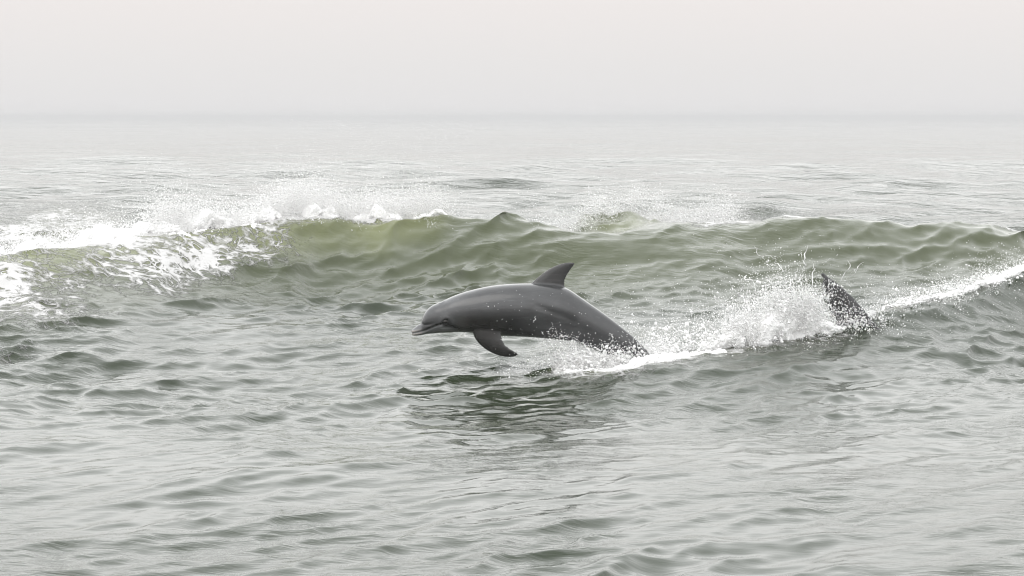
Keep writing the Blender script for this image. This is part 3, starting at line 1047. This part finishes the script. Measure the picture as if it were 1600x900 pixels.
thd = threads(150, on_sea(along([at(1130, 542, 20.5), at(1290, 520, 21.0)], (0.06, 0.1, 0))), up(-0.2, 0.0, 2.3), (0.7, 0.25, 0.6), 0.40, 0.0032)
rd1 = roll(snap(along_line([at(u, v, y) for u, v, y in ((1090, 546, 20.5), (1140, 538, 20.6), (1185, 520, 20.75), (1230, 505, 20.95), (1270, 505, 21.05), (1320, 505, 21.1))], 30), 0.02), [0.02, 0.09, 0.15, 0.16, 0.12, 0.02], 8.8, 0.008, 60, 1.1)
b0 = jets(420, 12, on_sea(along([at(1010, 553, 20.2), at(1120, 545, 20.55), at(1200, 535, 20.8), at(1270, 522, 21.2)], (0.05, 0.06, 0))), up(-0.1, 0.0, 1.3), (0.45, 0.2, 0.6), 0.30, 0.008, 0.0035, 0.16)
drops('dive_splash', *cat(b0, b1, b2, b3, pA, pB), 'tall white splash thrown up in front of the dark tail blade', [thd, rd1])

# drops clinging to the tail blade
lead, trail = spline(div_lead, 60), spline(div_trail, 60)
k = rng.integers(4, 50, 260); f = rng.random(260)
pp = lead[k] * (1 - f)[:, None] + trail[k] * f[:, None] + np.array([0, -0.035, 0])
q1 = (pp, rng.pareto(2.2, 260).clip(0, 2.5) * 0.0024 + 0.0018)
q2 = jets(120, 14, on_sea(along([at(1300, 520, 21.1), at(1390, 505, 21.4)], (0.05, 0.1, 0))), lambda p: np.tile([-0.2, 0, 1.2], (len(p), 1)), (0.5, 0.3, 0.5), 0.28, 0.005, 0.0025, 0.2)
drops('water_beads', *cat(q1, q2), 'white water beads running off the dark tail blade')

# foam ridge at the right
rl = [at(1390, 482, 21.95), at(1450, 466, 22.4), at(1520, 448, 23.0), at(1600, 428, 23.8), at(1750, 405, 24.6)]
f1 = jets(420, 22, on_sea(along(rl, (0.05, 0.13, 0))), up(-0.15, 0, 0.7), (0.35, 0.25, 0.35), 0.22, 0.006, 0.0022, 0.15)
f2 = jets(160, 14, on_sea(along(rl, (0.05, 0.2, 0))), lambda p: np.tile([-0.25, 0.1, 1.4], (len(p), 1)), (0.5, 0.3, 0.5), 0.30, 0.004, 0.002, 0.3)
drops('ridge_foam', *cat(f1, f2), 'band of white foam riding the low ridge at the right edge', [roll(snap(along_line(rl, 40), 0.0), [0.02, 0.05, 0.06, 0.06, 0.06], 4.4, 0.010, 48)])

# loose drops over the water between the dolphins and the wave
n = 4200
uu = rng.uniform(900, 1600, n); xs = None
base = along([at(900, 470, 22.5), at(1250, 470, 22.8), at(1600, 440, 24.5)], (0.1, 1.0, 0))(n)
base[:, 2] = sea_z(base[:, 0], base[:, 1]) + np.abs(rng.normal(0, 0.10, n))
drops('loose_droplets', base, rng.pareto(3, n).clip(0, 2.5) * 0.0022 + 0.0018, 'loose white droplets scattered over the water behind the splashes')

# ------------------------------------------------------------------ haze over the sea
hz = bpy.data.materials.new('sea_haze')
hz.use_nodes = True
ht = hz.node_tree
ht.nodes.clear()
ho = ht.nodes.new('ShaderNodeOutputMaterial')
pv = ht.nodes.new('ShaderNodeVolumePrincipled')
pv.inputs['Color'].default_value = (0.685, 0.68, 0.69, 1)
pv.inputs['Density'].default_value = 0.0012
ht.links.new(pv.outputs[0], ho.inputs['Volume'])
S, z0, z1 = 9300.0, -3.0, 3.2
hv = [(x, y, z) for z in (z0, z1) for y in (-S, S) for x in (-S, S)]
hf = [(0, 2, 3, 1), (4, 5, 7, 6), (0, 1, 5, 4), (2, 6, 7, 3), (0, 4, 6, 2), (1, 3, 7, 5)]
haze = link_mesh('haze', np.array(hv), np.array(hf), hz, smooth=False)
tag(haze, kind='stuff')
